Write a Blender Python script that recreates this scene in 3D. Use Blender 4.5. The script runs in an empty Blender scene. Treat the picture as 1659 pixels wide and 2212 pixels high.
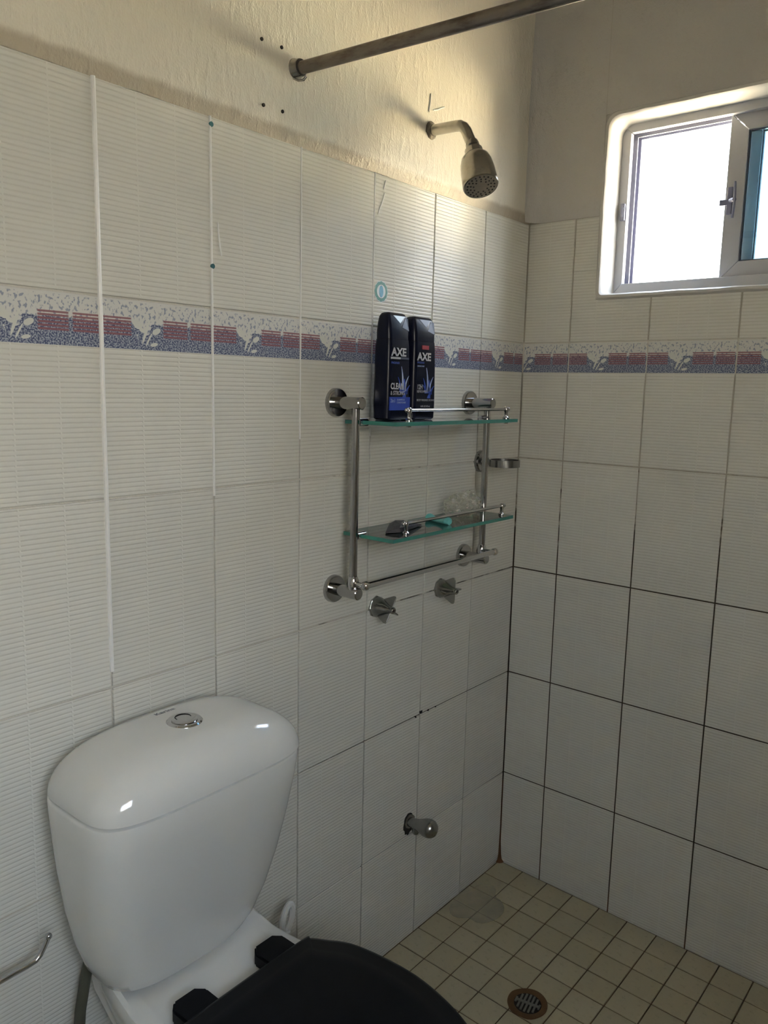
import bpy, bmesh, math, random
from mathutils import Vector, Matrix, noise
random.seed(7)
scene = bpy.context.scene
COL = scene.collection
PI = math.pi

# ------------------------------------------------------------------ camera
CAM = Vector((1.0860, -1.8694, 1.3480)); YAW, PITCH, ROLL, FPX = 0.6924, -0.1540, 0.0224, 1716.0
cd = bpy.data.cameras.new('camera'); cam = bpy.data.objects.new('camera', cd); COL.objects.link(cam)
fw = Vector((-math.sin(YAW)*math.cos(PITCH), math.cos(YAW)*math.cos(PITCH), math.sin(PITCH)))
rt = Vector((math.cos(YAW), math.sin(YAW), 0)); up = rt.cross(fw)
r2 = rt*math.cos(ROLL) + up*math.sin(ROLL); u2 = up*math.cos(ROLL) - rt*math.sin(ROLL)
mw = Matrix((r2, u2, -fw)).transposed().to_4x4(); mw.translation = CAM
cam.matrix_world = mw
cd.sensor_fit = 'HORIZONTAL'; cd.sensor_width = 36.0; cd.lens = FPX/1659*36.0; cd.clip_start = 0.02
scene.camera = cam

# ------------------------------------------------------------------ sky, sun, exposure
world = bpy.data.worlds.new('sky'); scene.world = world; world.use_nodes = True
wn = world.node_tree; wn.nodes.clear()
wo = wn.nodes.new('ShaderNodeOutputWorld'); bg = wn.nodes.new('ShaderNodeBackground')
wtc = wn.nodes.new('ShaderNodeTexCoord'); wsep = wn.nodes.new('ShaderNodeSeparateXYZ')
wr = wn.nodes.new('ShaderNodeValToRGB')
wn.links.new(wtc.outputs['Generated'], wsep.inputs[0]); wn.links.new(wsep.outputs['Z'], wr.inputs[0])
wr.color_ramp.elements[0].position = 0.0; wr.color_ramp.elements[0].color = (1.0, 0.98, 0.925, 1)
wr.color_ramp.elements[1].position = 0.7; wr.color_ramp.elements[1].color = (0.62, 0.77, 1.0, 1)
wn.links.new(wr.outputs[0], bg.inputs['Color']); bg.inputs['Strength'].default_value = 5.6
wn.links.new(bg.outputs[0], wo.inputs[0])
sd = bpy.data.lights.new('sun', 'SUN'); sun = bpy.data.objects.new('sun', sd); COL.objects.link(sun)
sd.energy = 560.0; sd.color = (1.0, 0.93, 0.80); sd.angle = 0.01
sun.rotation_euler = Vector((.015, .66, -.75)).to_track_quat('-Z', 'Y').to_euler()   # from behind the house: no direct sun through the window or the added opening
vs = scene.view_settings
vs.view_transform = 'Standard'; vs.look = 'None'; vs.gamma = 1.0; vs.use_curve_mapping = False
vs.exposure = 1.6

# ------------------------------------------------------------------ node helpers
class NT:
    def __init__(s, name):
        s.m = bpy.data.materials.new(name); s.m.use_nodes = True; s.t = s.m.node_tree; s.t.nodes.clear()
        s.out = s.t.nodes.new('ShaderNodeOutputMaterial')
    def n(s, kind, **kw):
        nd = s.t.nodes.new(kind)
        for k, v in kw.items(): setattr(nd, k, v)
        return nd
    def put(s, sock, v):
        if v is None: return
        if hasattr(v, 'is_output'): s.t.links.new(v, sock)
        else:
            if isinstance(v, (tuple, list)) and len(v) == 3 and sock.type == 'RGBA': v = (*v, 1)
            sock.default_value = v
    def m_(s, op, a, b=None, c=None, clamp=False):
        nd = s.n('ShaderNodeMath', operation=op, use_clamp=clamp)
        s.put(nd.inputs[0], a); s.put(nd.inputs[1], b); s.put(nd.inputs[2], c)
        return nd.outputs[0]
    def mix(s, f, a, b):
        nd = s.n('ShaderNodeMix', data_type='RGBA')
        s.put(nd.inputs[0], f); s.put(nd.inputs[6], a); s.put(nd.inputs[7], b)
        return nd.outputs[2]
    def step(s, v, lo, hi):
        nd = s.n('ShaderNodeMapRange', interpolation_type='SMOOTHSTEP', clamp=True)
        s.put(nd.inputs[0], v); s.put(nd.inputs[1], lo); s.put(nd.inputs[2], hi)
        return nd.outputs[0]
    def coord(s, scale=(1, 1, 1), out='Object'):
        tc = s.n('ShaderNodeTexCoord'); mp = s.n('ShaderNodeMapping'); mp.inputs['Scale'].default_value = scale
        s.t.links.new(tc.outputs[out], mp.inputs[0]); return mp.outputs[0]
    def noise(s, co, scale, detail=3, rough=.5):
        nd = s.n('ShaderNodeTexNoise'); nd.inputs['Scale'].default_value = scale
        nd.inputs['Detail'].default_value = detail; nd.inputs['Roughness'].default_value = rough
        s.t.links.new(co, nd.inputs['Vector']); return nd.outputs[0]
    def xyz(s, co):
        nd = s.n('ShaderNodeSeparateXYZ'); s.t.links.new(co, nd.inputs[0]); return nd.outputs
    def rand(s): return s.n('ShaderNodeObjectInfo').outputs['Random']
    def bump(s, h, dist, strength=1.0, normal=None):
        nd = s.n('ShaderNodeBump'); nd.inputs['Strength'].default_value = strength; nd.inputs['Distance'].default_value = dist
        s.put(nd.inputs['Height'], h); s.put(nd.inputs['Normal'], normal); return nd.outputs[0]
    def bsdf(s, color, rough=.5, metal=0.0, normal=None, spec=None, coat=None, trans=None, ior=None, alpha=None):
        b = s.n('ShaderNodeBsdfPrincipled')
        s.put(b.inputs['Base Color'], color); s.put(b.inputs['Roughness'], rough); s.put(b.inputs['Metallic'], metal)
        s.put(b.inputs['Normal'], normal); s.put(b.inputs['Specular IOR Level'], spec); s.put(b.inputs['Coat Weight'], coat)
        s.put(b.inputs['Transmission Weight'], trans); s.put(b.inputs['IOR'], ior); s.put(b.inputs['Alpha'], alpha)
        return b.outputs[0]
    def done(s, sh): s.t.links.new(sh, s.out.inputs[0]); return s.m
def plain(name, color, rough=.5, metal=0.0, vary=0.0, scale=40, bump=0.0, **kw):
    k = NT(name); co = k.coord(); c = color
    if vary:
        f = k.noise(co, scale, 4)
        c = k.mix(f, tuple(v*(1-vary) for v in color), tuple(min(1, v*(1+vary)) for v in color))
    nm = k.bump(k.noise(co, scale*3, 2), bump) if bump else None
    return k.done(k.bsdf(c, rough, metal, nm, **kw))

TW, TH = 0.2034, 0.3          # tile module
H0, WR = 0.2733, 0.1303       # height of the cut bottom row, width of the cut column beside the corner
ZTOP = H0 + 5*TH              # 1.773
BAND = 0.0725

def ribs(k, co):
    x, y, z = k.xyz(co)
    w = k.m_('ABSOLUTE', k.m_('COSINE', k.m_('MULTIPLY', z, PI/0.0072)))
    g = k.m_('POWER', w, 7.0)                                        # narrow groove between flat ribs
    u = k.m_('MULTIPLY', k.m_('DIVIDE', x, TW), 3.0)
    d = k.m_('ABSOLUTE', k.m_('SUBTRACT', k.m_('FRACT', k.m_('ADD', u, 0.5)), 0.5))
    keep = k.step(d, 0.012, 0.028)                                   # ribs stop at thirds of the tile
    return k.m_('SUBTRACT', 1.0, k.m_('MULTIPLY', g, keep)), x, z
TILE_A, TILE_B = (0.655, 0.648, 0.592), (0.70, 0.693, 0.635)
def tile_surface(k, co, color, h):
    nm = k.bump(k.noise(co, 9, 2), 0.0022, 0.5)
    nm = k.bump(h, 0.0007, 0.75, nm)
    color = k.mix(h, k.mix(.16, color, (.36, .33, .27)), color)        # the grooves are mixed a little darker than the ribs
    return k.bsdf(color, 0.17, 0, nm, spec=0.13)
def mat_tile():
    k = NT('ribbed_cream_tile'); co = k.coord(); h, x, z = ribs(k, co)
    c = k.mix(k.rand(), TILE_A, TILE_B)
    return k.done(tile_surface(k, co, c, h))
def mat_decor():
    k = NT('printed_border_tile'); co = k.coord(); h, x, z = ribs(k, co)
    base = k.mix(k.rand(), TILE_A, TILE_B)
    v = k.m_('DIVIDE', k.m_('SUBTRACT', TH-0.002, z), BAND); u = k.m_('DIVIDE', x, TW)
    n1 = k.noise(k.coord((1, 1, .75)), 210, 2); n2 = k.noise(co, 420, 2); n3 = k.noise(co, 90, 3)
    white = k.mix(k.step(n1, .53, .62), (.66, .66, .63), (.31, .34, .42))
    white = k.mix(k.step(v, .06, .02), white, (.66, .66, .63))
    blue = k.mix(k.step(n2, .42, .60), (.085, .105, .19), (.40, .43, .50))
    # lower half of the print is blue; a ragged pale bay hangs into it a quarter of the way along
    bay = k.m_('MULTIPLY', k.step(u, .26, .31), k.step(u, .46, .38))
    edge = k.m_('ADD', k.m_('ADD', .46, k.m_('MULTIPLY', bay, .16)), k.m_('MULTIPLY', k.m_('SUBTRACT', n3, .5), k.m_('ADD', .18, k.m_('MULTIPLY', bay, .9))))
    lower = k.step(k.m_('SUBTRACT', v, edge), -.02, .02)
    body = k.mix(lower, white, blue)
    # three blocks of brick red stripes
    def inb(a, b): return k.m_('MULTIPLY', k.step(u, a-.006, a+.006), k.step(u, b+.006, b-.006))
    blk = k.m_('ADD', k.m_('ADD', inb(.0, .25), inb(.53, .755)), inb(.785, .985), clamp=True)
    vv = k.m_('MULTIPLY', k.step(v, .345, .36), k.step(v, .75, .735))
    fr = k.m_('FRACT', k.m_('DIVIDE', k.m_('SUBTRACT', v, .35), .066))
    st = k.m_('MULTIPLY', k.m_('MULTIPLY', blk, vv), k.step(fr, .70, .60))
    body = k.mix(k.m_('MULTIPLY', st, .92), body, (.27, .125, .145))
    # pale leaves and a stem
    def ell(cu, cv, ru, rv, ang=0):
        a = k.m_('SUBTRACT', u, cu); b = k.m_('MULTIPLY', k.m_('SUBTRACT', v, cv), BAND/TW)
        ca, sa = math.cos(ang), math.sin(ang)
        p = k.m_('ADD', k.m_('MULTIPLY', a, ca/ru), k.m_('MULTIPLY', b, sa/ru))
        q = k.m_('ADD', k.m_('MULTIPLY', a, -sa/rv), k.m_('MULTIPLY', b, ca/rv))
        r = k.m_('ADD', k.m_('MULTIPLY', p, p), k.m_('MULTIPLY', q, q))
        return k.step(r, 1.1, .8)
    lf = ell(.468, .60, .040, .022, -.45)
    for e in ((.445, .88, .034, .014, -.2), (.375, .62, .012, .10, .35), (.30, .47, .05, .028, .6), (.345, .60, .03, .014, .3), (.40, .78, .007, .06, .5)):
        lf = k.m_('MAXIMUM', lf, ell(*e))
    body = k.mix(lf, body, (.66, .67, .62))
    inband = k.step(v, 1.004, .996)
    c = k.mix(inband, base, body)
    hh = k.m_('MAXIMUM', h, inband)
    return k.done(tile_surface(k, co, c, hh))
def mat_grout():
    k = NT('tile_grout'); co = k.coord(); x, y, z = k.xyz(co)
    n = k.noise(co, 26, 4, .6); n2 = k.noise(co, 7, 2)
    low = k.step(z, 1.25, .25)                                       # mould grows in the shower's wet lower courses
    wet = k.m_('MULTIPLY', k.step(y, -1.0, -.55), k.m_('ADD', .12, k.m_('MULTIPLY', low, .50)))
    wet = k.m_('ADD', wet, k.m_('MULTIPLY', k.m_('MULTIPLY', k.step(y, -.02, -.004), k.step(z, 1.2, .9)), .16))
    thr = k.m_('SUBTRACT', .80, wet)
    mould = k.step(k.m_('ADD', k.m_('MULTIPLY', n, .75), k.m_('MULTIPLY', n2, .25)), k.m_('SUBTRACT', thr, .12), k.m_('ADD', thr, .06))
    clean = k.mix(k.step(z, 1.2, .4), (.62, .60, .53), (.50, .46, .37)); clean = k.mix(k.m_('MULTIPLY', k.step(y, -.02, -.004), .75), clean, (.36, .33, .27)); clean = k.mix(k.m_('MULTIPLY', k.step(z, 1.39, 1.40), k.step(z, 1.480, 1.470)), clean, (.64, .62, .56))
    c = k.mix(mould, clean, (.045, .032, .018))
    rust = k.m_('MULTIPLY', k.step(z, .09, .0), k.step(n, .40, .6))
    c = k.mix(k.m_('MULTIPLY', rust, k.step(y, -.75, -.5)), c, (.11, .05, .018))
    nm = k.bump(k.noise(co, 300, 2), .0006)
    return k.done(k.bsdf(c, .6, 0, nm))
def mat_floor_grout():
    k = NT('floor_grout'); co = k.coord(); n = k.noise(co, 18, 4, .6)
    c = k.mix(k.step(n, .35, .65), (.13, .085, .042), (.06, .042, .024))
    return k.done(k.bsdf(c, .75, 0, k.bump(k.noise(co, 400, 2), .0005)))
def mat_floor_tile():
    k = NT('floor_mosaic_tile'); co = k.coord(out='Object'); r = k.rand()
    c = k.mix(r, (.44, .40, .27), (.48, .44, .307))
    n = k.noise(co, 60, 4, .65); c = k.mix(k.step(n, .5, .85), c, (.33, .29, .20))
    return k.done(k.bsdf(c, .34, 0, k.bump(k.noise(co, 45, 2), .0006), spec=.4))
def mat_plaster(name, a, b, lip=False):
    k = NT(name); co = k.coord()
    n = k.noise(k.coord((1, 1, .42)), 85, 4, .6); n2 = k.noise(co, 260, 3); big = k.noise(co, 6, 2)
    c = k.mix(k.noise(co, 5, 3), a, b)
    if lip:                                                          # the lowest strip is blended to a darker beige
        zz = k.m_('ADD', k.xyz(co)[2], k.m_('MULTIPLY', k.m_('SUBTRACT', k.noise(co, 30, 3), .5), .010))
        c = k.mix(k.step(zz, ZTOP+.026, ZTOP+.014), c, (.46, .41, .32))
    nm = k.bump(big, .012, .35); nm = k.bump(k.step(n, .45, .75), .0016, .55, nm); nm = k.bump(n2, .0012, .6, nm)
    return k.done(k.bsdf(c, .46, 0, nm, spec=.35))
def mat_chrome(name, col=(.62, .62, .61), rough=.16, spot=.0, sc=60):
    k = NT(name); co = k.coord(); n = k.noise(co, sc, 4, .6)
    c = k.mix(k.step(n, .45, .75), col, tuple(v*(1-spot) for v in col))
    r = k.m_('ADD', rough, k.m_('MULTIPLY', n, .05))
    return k.done(k.bsdf(c, r, 1.0))
def mat_glass(name, tint, gloss=1.0, rough=.02):
    k = NT(name); fr = k.n('ShaderNodeFresnel'); fr.inputs[0].default_value = 1.5
    co = k.coord(); nz = k.noise(co, 12, 2)
    tr = k.n('ShaderNodeBsdfTransparent'); k.put(tr.inputs[0], k.mix(k.m_('MULTIPLY', nz, .15), tint, tuple(v*.9 for v in tint)))
    gl = k.n('ShaderNodeBsdfGlossy'); gl.inputs['Roughness'].default_value = rough; k.put(gl.inputs['Color'], (.9, .9, .9))
    mx = k.n('ShaderNodeMixShader'); k.put(mx.inputs[0], k.m_('MULTIPLY', fr.outputs[0], gloss, clamp=True))
    k.t.links.new(tr.outputs[0], mx.inputs[1]); k.t.links.new(gl.outputs[0], mx.inputs[2])
    return k.done(mx.outputs[0])
def mat_bag():
    k = NT('clear_plastic_film'); co = k.coord()
    tr = k.n('ShaderNodeBsdfTransparent'); k.put(tr.inputs[0], (.93, .93, .90))
    df = k.bsdf((.78, .76, .68), .18, 0, k.bump(k.noise(co, 160, 3), .002), spec=.8)
    mx = k.n('ShaderNodeMixShader'); k.put(mx.inputs[0], k.m_('ADD', .12, k.m_('MULTIPLY', k.step(k.noise(co, 80, 3), .4, .7), .38)))
    k.t.links.new(tr.outputs[0], mx.inputs[1]); k.t.links.new(df, mx.inputs[2])
    return k.done(mx.outputs[0])
def mat_smear():
    k = NT('dried_sealant_film'); co = k.coord()
    tr = k.n('ShaderNodeBsdfTransparent'); df = k.bsdf((.56, .53, .42), .7, spec=.1)
    mx = k.n('ShaderNodeMixShader'); k.put(mx.inputs[0], k.m_('ADD', .20, k.m_('MULTIPLY', k.noise(co, 30, 3), .20)))
    k.t.links.new(tr.outputs[0], mx.inputs[1]); k.t.links.new(df, mx.inputs[2])
    return k.done(mx.outputs[0])
def mat_rod():
    k = NT('tarnished_rod_metal'); co = k.coord(); n = k.noise(k.coord((.25, 1, 1)), 70, 4, .65)
    c = k.mix(k.step(n, .4, .7), (.20, .18, .16), (.10, .078, .06))
    return k.done(k.bsdf(c, .38, .75, k.bump(n, .0004)))

M = dict(
    tile=mat_tile(), decor=mat_decor(), grout=mat_grout(), fgrout=mat_floor_grout(), ftile=mat_floor_tile(),
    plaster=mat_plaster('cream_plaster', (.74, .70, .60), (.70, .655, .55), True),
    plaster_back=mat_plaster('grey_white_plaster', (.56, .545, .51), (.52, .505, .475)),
    reveal=plain('white_reveal_paint', (.58, .565, .53), .5, 0, .05, 20, .0006),
    alu=plain('white_window_aluminium', (.46, .47, .50), .35, 0, .03, 15),
    track=plain('grey_window_track', (.035, .035, .045), .5, .0, .1, 30),
    latch=plain('blue_grey_latch_plastic', (.20, .21, .30), .4, 0, .08, 40),
    gasket=plain('dark_window_gasket', (.05, .06, .09), .5, 0, .1, 50),
    teal=mat_glass('teal_tinted_glass', (.56, .665, .735)),
    clear=mat_glass('clear_shelf_glass', (.80, .90, .87), 1.3),
    edge=plain('green_glass_edge', (.035, .20, .165), .12, 0, .25, 30, spec=.7),
    chrome=mat_chrome('dull_chrome', (.43, .43, .43), .10, .05), chrome2=mat_chrome('bright_chrome', (.62, .62, .63), .06, .05),
    nickel=mat_chrome('satin_shower_metal', (.40, .385, .35), .17, .2),
    limed=mat_chrome('limescaled_chrome', (.36, .36, .345), .22, .15),
    rod=mat_rod(),
    porcelain=plain('white_porcelain', (.70, .70, .665), .10, 0, .015, 6, spec=.5, coat=.4),
    seatblack=plain('black_seat_plastic', (.004, .0045, .006), .34, 0, .1, 30, spec=.14),
    black=plain('black_rubber', (.012, .012, .012), .5, 0, .1, 60),
    dark=plain('dark_hole', (.012, .010, .008), .9, 0, .2, 60),
    navy=plain('navy_black_plastic', (.004, .006, .018), .26, 0, .1, 20, spec=.22),
    capgrey=plain('gunmetal_cap_facet', (.07, .085, .12), .34, .2, .1, 20),
    silver=plain('silver_cap_facet', (.42, .44, .43), .30, .5, .1, 20),
    label=plain('printed_label_black', (.006, .007, .012), .35, 0, .1, 20),
    labelblue=plain('printed_label_blue', (.015, .05, .36), .35, 0, .12, 60),
    ink=plain('printed_grey_ink', (.42, .43, .44), .45, 0, .05, 40),
    inkblue=plain('printed_blue_ink', (.03, .08, .42), .45, 0, .1, 60),
    inkpale=plain('printed_pale_blue_ink', (.36, .44, .66), .45, 0, .1, 60),
    red=plain('printed_red_ink', (.28, .015, .025), .45, 0, .1, 60),
    soap=plain('turquoise_soap', (.16, .55, .52), .4, 0, .08, 40, .0006),
    sachet=plain('dark_grey_sachet', (.055, .055, .06), .5, 0, .25, 60, .001),
    bag=mat_bag(), smear=mat_smear(),
    whiteplastic=plain('white_plastic', (.68, .68, .65), .35, 0, .04, 20),
    cement=plain('rough_grey_cement', (.16, .14, .11), .9, 0, .3, 60, .002),
    drip=plain('dried_white_paint', (.80, .80, .78), .4, 0, .04, 40),
    plug=plain('teal_wall_plug', (.02, .11, .13), .5, 0, .1, 60),
    sgreen=plain('sticker_green', (.06, .26, .22), .4, 0, .35, 260), swhite=plain('sticker_white', (.62, .70, .72), .4, 0, .05, 60),
    sblue=plain('sticker_blue', (.10, .36, .55), .4, 0, .3, 120),
    bronze=plain('rusty_drain_rim', (.12, .065, .025), .7, .2, .4, 50, .001),
    grate=plain('worn_drain_grate', (.20, .20, .18), .5, .5, .3, 70),
    ink_tank=plain('grey_maker_lettering', (.10, .10, .11), .5, 0, .05, 40),
    ground=plain('dark_soil_ground', (.06, .052, .038), .9, 0, .15, 2),
    bounce=plain('cream_bounce_render', (.76, .685, .50), .9, 0, .06, 3),
    blocker=plain('dark_blocker_stone', (.045, .042, .036), .9, 0, .5, 25, .03),
    paintwall=plain('plain_wall_paint', (.46, .43, .37), .6, 0, .05, 4),
    ceiling=plain('ceiling_paint', (.56, .53, .47), .7, 0, .04, 4),
    stain=plain('rust_stain', (.10, .045, .015), .8, 0, .4, 60, .001),
)

# ------------------------------------------------------------------ mesh helpers
def obj(name, bm, mat, parent=None, smooth=False, recalc=True):
    """world-space bmesh -> object; parts of a thing keep the thing's base as their parent"""
    if recalc: bmesh.ops.recalc_face_normals(bm, faces=bm.faces)
    me = bpy.data.meshes.new(name)
    if parent is not None:
        bmesh.ops.translate(bm, verts=bm.verts, vec=-world_loc(parent))
    bm.to_mesh(me); bm.free()
    for m in (mat if isinstance(mat, (list, tuple)) else [mat]): me.materials.append(m)
    if smooth:
        me.polygons.foreach_set('use_smooth', [True]*len(me.polygons))
        try: me.set_sharp_from_angle(angle=math.radians(40))
        except Exception: pass
    o = bpy.data.objects.new(name, me); COL.objects.link(o); o.parent = parent
    return o
def world_loc(o):
    v = Vector((0, 0, 0))
    while o is not None: v += o.location; o = o.parent
    return v
def tag(o, label, cat=None, group=None, kind=None):
    o['label'] = label
    if cat: o['category'] = cat
    if group: o['group'] = group
    if kind: o['kind'] = kind
    return o
def thing(name, label, cat, loc, group=None, kind=None):
    o = bpy.data.objects.new(name, None); COL.objects.link(o); o.location = loc; o.empty_display_size = .05
    return tag(o, label, cat, group, kind)
def box(bm, lo, hi, bevel=0.0, seg=2):
    lo, hi = Vector(lo), Vector(hi)
    r = bmesh.ops.create_cube(bm, size=1.0)
    for v in r['verts']: v.co = Vector(((lo[i]+hi[i])/2 + v.co[i]*(hi[i]-lo[i]) for i in range(3)))
    if bevel:
        es = list({e for v in r['verts'] for e in v.link_edges})
        bmesh.ops.bevel(bm, geom=es, offset=bevel, segments=seg, affect='EDGES', profile=.5)
    return bm
def frame_of(d):
    d = Vector(d).normalized(); a = Vector((0, 0, 1)) if abs(d.z) < .9 else Vector((1, 0, 0))
    x = d.cross(a).normalized(); return x, d.cross(x).normalized(), d
def loft(bm, rings, cap=(True, True), closed=False):
    vr = [[bm.verts.new(p) for p in r] for r in rings]; n = len(vr[0])
    pairs = list(zip(vr[:-1], vr[1:])) + ([(vr[-1], vr[0])] if closed else [])
    for a, b in pairs:
        for i in range(n): bm.faces.new((a[i], a[(i+1) % n], b[(i+1) % n], b[i]))
    if not closed:
        if cap[0]: bm.faces.new(vr[0][::-1])
        if cap[1]: bm.faces.new(vr[-1])
    return vr
def tube(bm, pts, r, seg=16, cap=(True, True)):
    pts = [Vector(p) for p in pts]; rr = r if isinstance(r, (list, tuple)) else [r]*len(pts)
    rings = []; x = None
    for i, p in enumerate(pts):
        d = (pts[min(i+1, len(pts)-1)] - pts[max(i-1, 0)]).normalized()
        if x is None: x, y, _ = frame_of(d)
        else: x = (x - d*x.dot(d)).normalized(); y = d.cross(x)
        rings.append([p + (x*math.cos(t) + y*math.sin(t))*rr[i] for t in (2*PI*j/seg for j in range(seg))])
    loft(bm, rings, cap); return bm
def lathe(bm, prof, o, axis, seg=28):
    """prof: (distance along axis, radius)"""
    o = Vector(o); x, y, d = frame_of(axis)
    rings = [[o + d*h + (x*math.cos(t) + y*math.sin(t))*max(r, 1e-4) for t in (2*PI*j/seg for j in range(seg))] for h, r in prof]
    loft(bm, rings); return bm
def ball(bm, o, r, seg=16):
    n = 9; return lathe(bm, [(-r*math.cos(PI*i/n), r*math.sin(PI*i/n)) for i in range(n+1)], o, (0, 0, 1), seg)
def prism(bm, poly, axis, a, b):
    """extrude a 2-D polygon along axis 0/1/2 from a to b"""
    def p3(p, v):
        q = list(p); q.insert(axis, v); return Vector(q)
    loft(bm, [[p3(p, a) for p in poly], [p3(p, b) for p in poly]]); return bm
def new(): return bmesh.new()
def spline(pts, k=4):
    """closed Catmull-Rom curve through 2-D points"""
    n = len(pts); P = [Vector(p) for p in pts]; out = []
    for i in range(n):
        a, b, c, d = P[i-1], P[i], P[(i+1) % n], P[(i+2) % n]
        for j in range(k):
            t = j/k
            out.append(tuple(.5*(2*b + (c-a)*t + (2*a-5*b+4*c-d)*t*t + (3*b-a-3*c+d)*t**3)))
    return out
def sup(xb, d, yc, b, n, z, k=48):
    out = []
    for i in range(k):
        t = 2*PI*i/k; c, s = math.cos(t), math.sin(t)
        out.append(Vector((xb+d/2 + d/2*math.copysign(abs(c)**(2/n), c), yc + b*math.copysign(abs(s)**(2/n), s), z)))
    return out
def text_mesh(s, size, align='CENTER', ext=.0001, bold=0.0):
    cu = bpy.data.curves.new('lettering', 'FONT'); cu.body = s; cu.size = size; cu.align_x = align; cu.align_y = 'CENTER'
    cu.extrude = ext; cu.offset = bold; cu.resolution_u = 3
    t = bpy.data.objects.new('lettering_source', cu); COL.objects.link(t)
    dg = bpy.context.evaluated_depsgraph_get(); dg.update()
    me = bpy.data.meshes.new_from_object(t.evaluated_get(dg))
    bpy.data.objects.remove(t); bpy.data.curves.remove(cu)
    return me
def lettering(s, size, mat, parent, at, xdir, ydir, align='CENTER', sx=1.0, bold=0.0, name='lettering', label=None):
    me = text_mesh(s, size, align, bold=bold); at = Vector(at); xd = Vector(xdir).normalized(); yd = Vector(ydir).normalized(); zd = xd.cross(yd)
    bm = new(); bm.from_mesh(me); bpy.data.meshes.remove(me)
    for v in bm.verts: v.co = at + xd*(v.co.x*sx) + yd*v.co.y + zd*v.co.z
    o = obj(name, bm, mat, parent, recalc=False)
    if label: o['label'] = label
    return o

# ------------------------------------------------------------------ room shell
XR, YF, ZC = 1.75, -2.45, 2.50
bm = new(); box(bm, (-30, -30, -.45), (30, 60, -.40)); tag(obj('ground', bm, M['ground']), 'dark bare soil outside the house beyond the window', 'ground', kind='structure')

bm = new(); box(bm, (-20, 7.4, -.40), (22, 7.6, 1.45)); tag(obj('bounce_wall', bm, M['bounce']), 'sunlit cream boundary wall added outside, out of view, to throw warm light in', 'wall', kind='structure')  # unseen wall, added to reflect warm sunlight through the window
bm = new(); box(bm, (3.5, -9, -.40), (4.4, 3, 1.9), .15, 3); tag(obj('blocker_wall', bm, M['blocker'], smooth=True), 'dark stone wall added outside, unseen, to block light to the upper plaster', 'wall', kind='structure')  # unseen wall, added to keep fill light off the upper plaster

wall_left = obj('wall_left', box(new(), (-.16, YF, -.1), (-.0040, .16, ZC)), M['grout'])
tag(wall_left, 'left wall of cream ribbed tiles with plaster above', 'wall', kind='structure')
OX0, OX1, OZ0, OZ1 = .203, .772, 1.583, 1.996            # window opening
bm = new()
for lo, hi in (((-.16, .0025, -.1), (OX0, .16, ZC)), ((OX1, .0025, -.1), (XR+.16, .16, ZC)),
               ((OX0, .0025, -.1), (OX1, .16, OZ0)), ((OX0, .0025, OZ1), (OX1, .16, ZC))): box(bm, lo, hi)
wall_back = obj('wall_back', bm, M['grout'])
tag(wall_back, 'end wall of cream ribbed tiles around the small window', 'wall', kind='structure')
# the right wall, out of the picture, has an unseen opening added for fill light; the wall behind the photographer is blank
FY0, FY1, FZ0, FZ1 = -2.40, -1.62, 1.32, 1.90
bm = new()
for lo, hi in (((XR, YF, -.1), (XR+.16, FY0, ZC)), ((XR, FY1, -.1), (XR+.16, .0, ZC)),
               ((XR, FY0, -.1), (XR+.16, FY1, FZ0)), ((XR, FY0, FZ1), (XR+.16, FY1, ZC))): box(bm, lo, hi)
tag(obj('wall_right', bm, M['paintwall']), 'plain painted right wall of the bathroom', 'wall', kind='structure')
tag(obj('wall_front', box(new(), (-.16, YF-.16, -.1), (XR+.16, YF, ZC)), M['paintwall']), 'plain painted wall behind the viewer', 'wall', kind='structure')
tag(obj('ceiling', box(new(), (-.16, YF-.16, ZC), (XR+.16, .16, ZC+.12)), M['ceiling']), 'plain painted bathroom ceiling', 'ceiling', kind='structure')

# ---- wall tiles, each its own object sharing mesh data
GAP = .0034
def tile_mesh(poly, name, mat, off=(0, 0)):
    """axis-aligned counter-clockwise outline in (x,z); cushion-edged front at y=0; local origin at the uncut tile's lower left"""
    n = len(poly); bev = .0013
    def inset(d):
        out = []
        for i in range(n):
            p, a, b = Vector(poly[i]), Vector(poly[i-1]), Vector(poly[(i+1) % n])
            e1 = (p-a).normalized(); e2 = (b-p).normalized()
            out.append(p + Vector((-e1.y, e1.x))*d + Vector((-e2.y, e2.x))*d)
        return out
    bm = new()
    rings = [[Vector((p.x+off[0], y, p.y+off[1])) for p in inset(d)] for d, y in ((GAP/2, .0045), (GAP/2, .0012), (GAP/2+.0005, .0004), (GAP/2+bev, 0))]
    loft(bm, rings, (False, True)); bmesh.ops.recalc_face_normals(bm, faces=bm.faces)
    me = bpy.data.meshes.new(name); bm.to_mesh(me); bm.free(); me.materials.append(mat); return me
def rect(w, h): return [(0, 0), (w, 0), (w, h), (0, h)]
full, decor = tile_mesh(rect(TW, TH), 'tile', M['tile']), tile_mesh(rect(TW, TH), 'decor_tile', M['decor'])
FOOT = .04                                                # the lowest course runs down behind the sloping floor
low = tile_mesh(rect(TW, H0+FOOT), 'tile', M['tile'], (0, TH-H0-FOOT))
def put_tile(me, parent, loc, rz=0, tilt=0.0004):
    o = bpy.data.objects.new('decor_tile' if me.name.startswith('decor') else 'tile', me); COL.objects.link(o)
    o.parent = parent; o.location = loc
    o.rotation_euler = (random.uniform(-1, 1)*tilt, 0, rz + random.uniform(-1, 1)*tilt); return o
ROWZ = [H0-TH] + [H0 + TH*i for i in range(5)]               # local origins of the rows
for r in range(6):
    me = low if r == 0 else (decor if r == 4 else full)
    for c in range(12):
        y = -TW*(c+1)
        put_tile(me, wall_left, (-.0002, y, ROWZ[r]), PI/2)
cut = {}
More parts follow.
